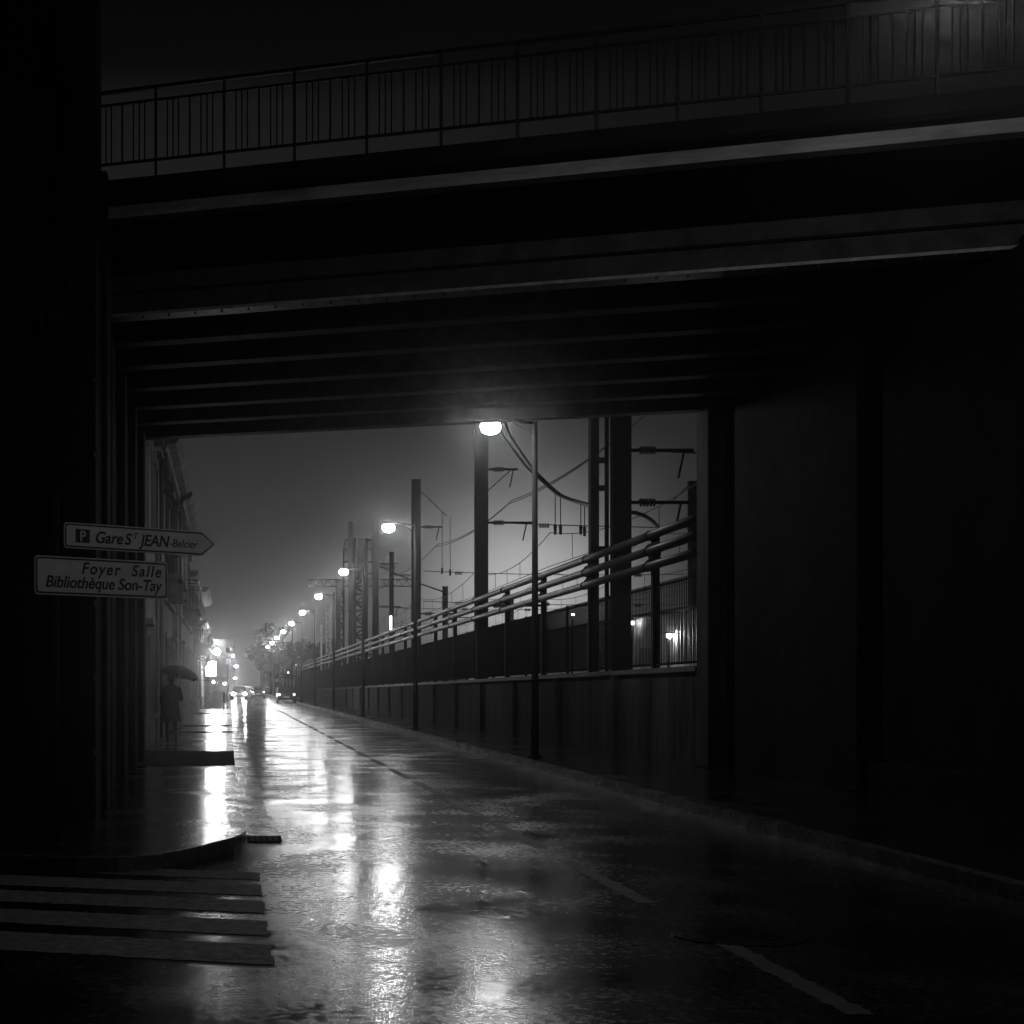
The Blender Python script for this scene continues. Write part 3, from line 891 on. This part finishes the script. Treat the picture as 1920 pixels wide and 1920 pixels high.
    MB().tube([(.09,-hl+.25,.05),(.09,-hl+.25,h-.5)],.05,8).build('downpipe', M['zinc'], e, smooth=True)
    return e
house('nearest house past the bridge, pale stone with a heavy cornice above the pavement', 32.4, 42.6, 8.6, 3, M['stone'], 0, .62, door_at=1, chim=1)
house('second house past the bridge, darker stone with a projecting cornice', 42.6, 54.2, 8.25, 3, M['stone_dark'], .06, .60, door_at=2, chim=2, balc=(0,1))
house('third house past the bridge, its front set slightly forward', 54.2, 70.5, 8.1, 4, M['plaster'], .22, .50, door_at=0, balc=(1,2))
house('fourth house past the bridge, lower, beyond the set-forward front', 70.5, 84.0, 6.6, 4, M['stone'], .05, .55, door_at=2, chim=2)
house('fifth house past the bridge, pale low front before the lit shop sign', 84.0, 99.0, 6.7, 4, M['stone'], .15, .75, door_at=1, balc=(0,2))
house('sixth house past the bridge, the one carrying the lit shop sign', 99.0, 118.0, 5.6, 5, M['plaster'], .1, .5, door_at=3, lit=((0,0),(0,1)), chim=2)
house('seventh house past the bridge, low and just beyond the lit shop sign', 118.0, 142.0, 5.4, 6, M['stone_dark'], .12, .45, door_at=2, lit=((0,1),))
house('eighth house past the bridge, long low front near the left lamp pole', 142.0, 175.0, 5.2, 8, M['stone'], .1, .5, door_at=5, lit=((0,3),))
house('farthest house on the left, fading into the glow down the street', 175.0, 240.0, 6.0, 14, M['plaster'], .05, .5, door_at=6)

# shop sign, wall lamp, bollard, left lamp pole
e = empty('shop_sign','glowing white box sign in two blocks projecting over the left pavement','sign',(XF+.1,100.5,0))
MB().box(0,.5,-.03,.03,3.12,3.17).build('bracket', M['mast'], e)
MB().box(.55,1.02,-.09,.09,2.82,3.02).build('upper_box', M['signbox'], e)
MB().box(.42,1.02,-.09,.09,2.16,2.78).build('lower_box', M['signbox'], e)
MB().box(.5,.56,-.04,.04,2.1,3.1).build('frame', M['mast'], e)
e = empty('wall_lamp','bright globe lamp on a bracket high on the left house fronts','lamp',(XF+.12,107,3.4))
MB().tube([(0,0,0),(.9,0,.45)],.03,8).build('bracket', M['mast'], e)
MB().ellipsoid((1.02,0,.42),.20,.20,.20,14,10).build('globe', M['globe'], e, smooth=True)
for (px_,py2,d,s_,lb) in ((400,1279,103,.06,'small bare lamp under the lit shop sign'),(421,1282,132,.08,'small lamp on a house front right of the shop sign'),(437,1230,180,.12,'small high lamp right of the bright globe lamp')):
    p = at(px_,py2,d)
    e = empty('wall_lamp', lb, 'lamp', p, 0, 'small lamps along the left fronts')
    MB().tube([(XF+.16-p.x,0,.1),(0,0,.1)],.02,6).build('bracket', M['mast'], e)
    MB().ellipsoid((0,0,0),s_,s_,s_,10,8).build('globe', M['bulb'], e, smooth=True)
e = empty('bollard','thin dark bollard on the left pavement edge before the headlights','bollard',(-.32,95,.12))
MB().tube([(0,0,0),(0,0,.95)],.05,10).build('post', M['mast'], e, smooth=True)
MB().ellipsoid((0,0,.98),.065,.065,.06,10,6).build('knob', M['mast'], e, smooth=True)
ll = copy_tree(l1); ll.location = (-.12,140,.12); ll.rotation_euler = (0,0,math.pi); ll.scale = (.8,.8,.46)
ll['label'] = 'lit street lamp standing on the left kerb, glowing over the traffic'; del ll['group']
ll2 = copy_tree(l1); ll2.location = (-.1,230,.12); ll2.rotation_euler = (0,0,math.pi); ll2.scale=(1,1,.36)
ll2['label'] = 'low lit lamp on the left kerb far behind the headlights'; del ll2['group']

# ================================================================== CARS
def car(label, x, y, paint, front, h=1.42, heads=True):
    e = empty('parked_car' if not heads else 'car', label, 'car', (x,y,.0), 0 if front else math.pi, None)
    # nose towards -Y in local space
    W = .80
    prof = [(-2.0,.32),(-2.02,.62),(-1.85,.82),(-.95,.95),(1.75,.98),(1.98,.85),(2.02,.45),(1.95,.3)]
    b = MB()
    def ringx(s, inset): return [(s*(W-inset), y_, z_) for y_,z_ in prof]
    n = len(prof)
    secs = [ringx(-1,.0), ringx(1,.0)]
    inner = [[(s*(W-.10), y_*.985, z_*1.0+.03) for y_,z_ in prof] for s in (-1,1)]
    b.add(secs[0]+secs[1], [tuple(range(n))[::-1], tuple(range(n,2*n))]+[(i,(i+1)%n,n+(i+1)%n,n+i) for i in range(n)])
    b.build('body', paint, e, bevel=.05)
    cab = [(-.95,.95),(-.25,h),(1.15,h),(1.8,.97)]
    c = MB()
    lo, hi_ = W-.04, W-.2
    vs = [(-lo,-.95,.96),(-hi_,-.25,h),(-hi_,1.15,h),(-lo,1.8,.98),(lo,-.95,.96),(hi_,-.25,h),(hi_,1.15,h),(lo,1.8,.98)]
    c.add(vs, [(0,1,2,3),(7,6,5,4),(0,4,5,1),(2,6,7,3),(1,5,6,2),(3,7,4,0)])
    c.build('cabin', paint, e, bevel=.04)
    for (f0,f1,f2,f3,off,nm) in ((0,4,5,1,(0,-.006,.006),'windscreen'),(3,7,6,2,(0,.006,.006),'rear_window')):
        q = [Vector(vs[i]) for i in (f0,f1,f2,f3)]; ctr = sum(q, Vector())/4
        q = [ctr+(p-ctr)*.86+Vector(off)*2 for p in q]
        q2 = [p-Vector(off) for p in q]
        MB().add(q+q2,[(0,1,2,3),(7,6,5,4),(0,4,5,1),(1,5,6,2),(2,6,7,3),(3,7,4,0)]).build(nm, M['glass'], e)
    for s in (-1,1):
        ids = (0,1,2,3) if s<0 else (4,5,6,7)
        q = [Vector(vs[i]) for i in ids]; ctr = sum(q, Vector())/4
        q = [ctr+(p-ctr)*.82+Vector((s*.012,0,0)) for p in q]
        q2 = [p-Vector((s*.008,0,0)) for p in q]
        MB().add(q+q2,[(0,1,2,3),(7,6,5,4),(0,4,5,1),(1,5,6,2),(2,6,7,3),(3,7,4,0)]).build('side_window', M['glass'], e)
        for yy in (-1.25,1.25):
            xx = s*(W-.09)
            wh = MB().tube([(xx-.1,yy,.31),(xx+.1,yy,.31)],.31,18).build('wheel', M['tyre'], e)
            MB().tube([(xx-.11,yy,.31),(xx+.11,yy,.31)],.18,12).build('rim', M['zinc'], wh)
        MB().ellipsoid((s*.58,-2.0,.68),.16,.06,.12,10,6).build('headlight', M['head'] if heads else M['insul'], e, smooth=True)
        MB().ellipsoid((s*.64,1.99,.76),.10,.04,.08,8,5).build('tail_light', M['tail'], e, smooth=True)
        MB().ellipsoid((s*.88,-.8,.98),.08,.05,.06,8,5).build('mirror', paint, e)
    MB().box(-.5,.5,-2.045,-2.022,.38,.56).build('grille', M['tyre'], e)
    MB().box(-.25,.25,2.024,2.035,.5,.61).build('number_plate', M['rim'], e)
    return e
car('car coming up the left lane with both headlights blazing', 1.0, 165, M['car_grey'], True)
car('dark car parked by the right kerb under the far street lamps', 4.95, 140, M['car_dark'], False, heads=False)
car('grey car ahead in the right lane, before the dark tree', 3.3, 185, M['car_grey'], False, heads=False)
car('distant car following the headlights with its own lamps lit', 1.5, 250, M['car_dark'], True)
e = empty('traffic_signal','slim traffic signal with a lit lens by the far right kerb','traffic light',(6.25,170,.12))
MB().tube([(0,0,0),(0,0,2.4)],.05,8).build('post', M['mast'], e)
MB().box(-.15,.15,-.1,.1,2.2,2.95).build('housing', M['mast'], e)
for k,z in enumerate((2.78,2.57,2.36)):
    MB().ellipsoid((0,-.11,z),.085,.03,.085,10,6).build('lens', M['tube'] if k==0 else M['glass'], e)
e = empty('manhole_cover','round wet manhole cover in the road beside the centre dashes','manhole',(3.25,10.2,0))
m_ = MB().tube([(0,0,.001),(0,0,.008)],.36,24)
for a in range(-4,5):
    for b in range(-4,5):
        if a*a+b*b<16: m_.box(a*.07-.02,a*.07+.02,b*.07-.02,b*.07+.02,.008,.012)
m_.build('lid', mat('wet_iron',.03,.22,metal=.6), e)
ring_ = MB().tube([(0,0,.0005),(0,0,.006)],.42,24).build('rim', M['asphalt'], e)
e = empty('drain_grate','dark drain grate in the gutter at the pavement corner','drain',(.36,16.55,0))
m_ = MB()
for k in range(5): m_.box(-.14+k*.062,-.11+k*.062,-.28,.28,.0087,.011)
m_.build('grille', M['tyre'], e)
MB().box(-.18,.18,-.32,.32,.0062,.0085).build('frame', M['setts'], e)

# ================================================================== PEDESTRIAN WITH UMBRELLA
def skinned(name, chains, m, parent, root, levels=1):
    """chains: list of lists of (point, radius); equal points are welded"""
    verts, rad, edges, idx = [], [], [], {}
    for ch in chains:
        prev = None
        for p, r in ch:
            k = tuple(round(c,4) for c in p)
            if k not in idx:
                idx[k] = len(verts); verts.append(p); rad.append(r)
            if prev is not None and prev != idx[k]: edges.append((prev, idx[k]))
            prev = idx[k]
    me = bpy.data.meshes.new(name); me.from_pydata(verts, edges, [])
    o = bpy.data.objects.new(name, me); COL.objects.link(o)
    o.modifiers.new('skin','SKIN')
    for i, sv in enumerate(me.skin_vertices[0].data):
        sv.radius = (rad[i][0], rad[i][1]) if isinstance(rad[i], tuple) else (rad[i], rad[i])
        sv.use_root = (i == idx[tuple(round(c,4) for c in root)])
    sb = o.modifiers.new('sub','SUBSURF'); sb.levels = levels; sb.render_levels = levels
    dg = bpy.context.evaluated_depsgraph_get()
    m2_ = bpy.data.meshes.new_from_object(o.evaluated_get(dg))
    bpy.data.objects.remove(o)
    m2_.name = name; m2_.materials.clear(); m2_.materials.append(m)
    for p in m2_.polygons: p.use_smooth = True
    r = bpy.data.objects.new(name, m2_); COL.objects.link(r); r.parent = parent
    return r
pe = empty('person','person in a long dark coat walking under an umbrella on the left pavement','person',(-1.46,40.3,.12), R(4))
pelvis=(0,0,.90)
ch = [
 [(pelvis,.13),((0,.01,1.08),.125),((0,.02,1.28),(.15,.12)),((0,.02,1.40),(.13,.10)),((0,.025,1.48),.058),((0,.03,1.54),.06),((0,.035,1.62),.098),((0,.035,1.70),.085)],
 [((0,.02,1.40),(.13,.10)),((-.17,.02,1.38),.068),((-.22,-.01,1.12),.05),((-.20,.08,.90),.038),((-.20,.10,.83),.036)],
 [((0,.02,1.40),(.13,.10)),((.17,.02,1.38),.068),((.23,.03,1.12),.052),((.16,.22,1.22),.04),((.13,.27,1.25),.034)],
 [(pelvis,.13),((-.09,0,.86),.10),((-.10,.10,.48),.062),((-.10,.03,.11),.042),((-.10,.04,.06),.045),((-.10,.17,.035),.032)],
 [(pelvis,.13),((.09,0,.86),.10),((.10,-.02,.48),.062),((.10,-.24,.15),.042),((.10,-.25,.08),.045),((.10,-.13,.035),.032)],
]
for s,hand in ((-1,Vector((-.20,.10,.83))),(1,Vector((.13,.27,1.25)))):
    for f in range(4):
        dx = (f-1.5)*.018
        if s<0: q=[hand, hand+Vector((0,dx,-.07)), hand+Vector((.01,dx,-.11-.01*(f in (1,2)))), hand+Vector((.025,dx,-.14))]
        else:   q=[hand, hand+Vector((-.035,.05,dx)), hand+Vector((-.07,.03,dx)), hand+Vector((-.065,-.005,dx))]
        ch.append([(tuple(p), .010 if i else (.036 if s<0 else .034)) for i,p in enumerate(q)])
    th = Vector((0,.045,-.03)) if s<0 else Vector((-.01,.01,.05))
    ch.append([(tuple(hand),.036 if s<0 else .034),(tuple(hand+th),.012),(tuple(hand+th*1.6+Vector((0,0,-.02))),.010)])
body = skinned('body', ch, M['trouser'], pe, pelvis)
# coat as clothing over the torso, with skirts to the knee
ct = MB()
rings = [(.56,.24,.20,-.03),(.75,.215,.175,-.01),(.95,.19,.15,0),(1.10,.18,.145,.01),(1.28,.20,.15,.02),(1.40,.205,.14,.02),(1.47,.10,.09,.025)]
base = 0; N=20
for z,rx,ry,cy_ in rings:
    for k in range(N):
        a = 2*math.pi*k/N
        ct.v.append((rx*math.cos(a)*(1+.03*math.sin(5*a)*(z<.8)), cy_+ry*math.sin(a), z))
for j in range(len(rings)-1):
    for k in range(N):
        a,b = j*N+k, j*N+(k+1)%N
        ct.f.append((a,b,b+N,a+N))
coat = ct.build('coat', M['cloth'], pe, smooth=True)
for s,pts in ((-1,[(-.16,.02,1.39),(-.225,-.01,1.12),(-.20,.07,.92)]),(1,[(.16,.02,1.39),(.235,.03,1.12),(.165,.21,1.215)])):
    MB().tube(pts,[.085,.068,.055],10).build('sleeve', M['cloth'], coat, smooth=True)
MB().ellipsoid((0,.02,1.655),.103,.112,.118,14,8,-25,90).build('hair', M['hair'], pe, smooth=True)
um = empty('umbrella','dark domed umbrella held over the person on the left pavement','umbrella',(-1.36,40.62,1.47), 0)
um.rotation_euler = (R(-6), R(14), 0)
MB().tube([(0,0,-.16),(0,0,.64)],.008,8).build('shaft', M['zinc'], um)
MB().tube([(0,0,-.16),(0,0,-.24),(.03,0,-.27),(.06,0,-.24)],.014,8).build('handle', M['wood'], um)
cn = MB(); N=32; rows=7
for j in range(rows+1):
    t = j/rows; rr = .52*math.sin(t*R(82))/math.sin(R(82)); zz = .62-.27*(1-math.cos(t*R(82)))/(1-math.cos(R(82)))
    for k in range(N):
        a = 2*math.pi*k/N
        sc = 1-.07*t*abs(math.sin(4*a))
        cn.v.append((rr*sc*math.cos(a), rr*sc*math.sin(a), zz+.03*t*t*abs(math.sin(4*a))))
for j in range(rows):
    for k in range(N):
        a,b = j*N+k, j*N+(k+1)%N
        cn.f.append((a,b,b+N,a+N))
cano = cn.build('canopy', M['brolly'], um, smooth=True)
rb = MB()
for k in range(8):
    a = 2*math.pi*k/8
    rb.tube([(0,0,.6),(.27*math.cos(a),.27*math.sin(a),.535),(.5*math.cos(a),.5*math.sin(a),.35)],.004,4)
rb.build('ribs', M['zinc'], um)

# ================================================================== FAR END
def tree(label, x, y, h, rad, n, group='dark trees closing the street'):
    e = empty('tree', label, 'tree', (x,y,0), 0, group)
    t = MB().tube([(0,0,0),(.1,.05,h*.25),(-.05,0,h*.5),(.1,0,h*.75)],[.32,.25,.17,.06],10)
    for k in range(9):
        a = k*2.4; z = h*(.32+.05*k)
        t.tube([(0,0,z),(math.cos(a)*rad*.4,math.sin(a)*rad*.4,z+h*.1),(math.cos(a)*rad*.8,math.sin(a)*rad*.8,z+h*.16)],[.10,.06,.02],6)
    t.build('trunk', M['bark'], e)
    lf = MB(); rnd = random.Random(int(x*100+y))
    cl = [(rnd.gauss(0,.42)*rad, rnd.gauss(0,.42)*rad, h*(.36+.58*rnd.random()), rad*(.22+.22*rnd.random())) for _ in range(26)]
    for _ in range(n):
        cx,cy__,cz,cr_ = rnd.choice(cl)
        d = Vector((rnd.gauss(0,1),rnd.gauss(0,1),rnd.gauss(0,1))).normalized()*cr_*rnd.random()**.4
        p = Vector((cx,cy__,cz))+d
        a = Vector((rnd.gauss(0,1),rnd.gauss(0,1),rnd.gauss(0,1))).normalized()
        b = a.cross(Vector((rnd.random(),rnd.random(),rnd.random()+.1))).normalized()
        s_ = .16+.18*rnd.random()
        lf.add([p-a*s_,p+b*s_*.6,p+a*s_,p-b*s_*.6],[(0,1,2,3)])
    lf.build('crown', M['leaf'], e)
tree('tall dark tree where the street disappears, right of the headlights', 6.9, 262, 12.4, 3.1, 11000)
tree('lower dark tree beside the tallest one at the end of the street', 9.2, 290, 9.5, 3.0, 6000)
tree('wide dark tree behind the far end of the concrete wall', 12.5, 240, 8.0, 3.6, 6000)
for i,(x0,x1,y,h,lb) in enumerate(((-14,1.5,420,13,'pale far apartment block closing the left of the street'),(9,30,460,11,'wide far block behind the dark trees'),(33,60,400,9,'low far block beyond the rail yard'),(64,110,330,12,'long far block at the right edge of the rail yard'))):
    e = empty('apartment_block', lb, 'building', ((x0+x1)/2,y,0), 0, 'far buildings')
    hw = (x1-x0)/2
    MB().box(-hw,hw,0,12,0,h).build('wall', M['stone_dark'], e)
    MB().box(-hw-.3,hw+.3,-.3,12.3,h,h+.5).build('roof', M['roof'], e)
    rnd = random.Random(i)
    for a in range(int(hw*2/3)):
        for f in range(int(h/3)):
            if rnd.random()<.8:
                fo = MB().box(-hw+1+a*3,-hw+2.2+a*3,-.05,-.003,1+f*3,2.4+f*3).build('window', M['farwin'] if rnd.random()<.22 else M['glass'], e)

# ================================================================== HAZE (rain-damp night air)
hz = MB().box(-118,158,-32,YF+30,-1.1,24).build('haze', bpy.data.materials.new('haze'))
hm = hz.data.materials[0]; hm.use_nodes = True
t = hm.node_tree; t.nodes.clear()
o_ = t.nodes.new('ShaderNodeOutputMaterial'); v_ = t.nodes.new('ShaderNodeVolumePrincipled')
v_.inputs['Color'].default_value = (.9,.9,.9,1)
v_.inputs['Density'].default_value = HAZE
v_.inputs['Anisotropy'].default_value = .965
t.links.new(v_.outputs[0], o_.inputs['Volume'])
hz['kind'] = 'stuff'
hz.display_type = 'WIRE'
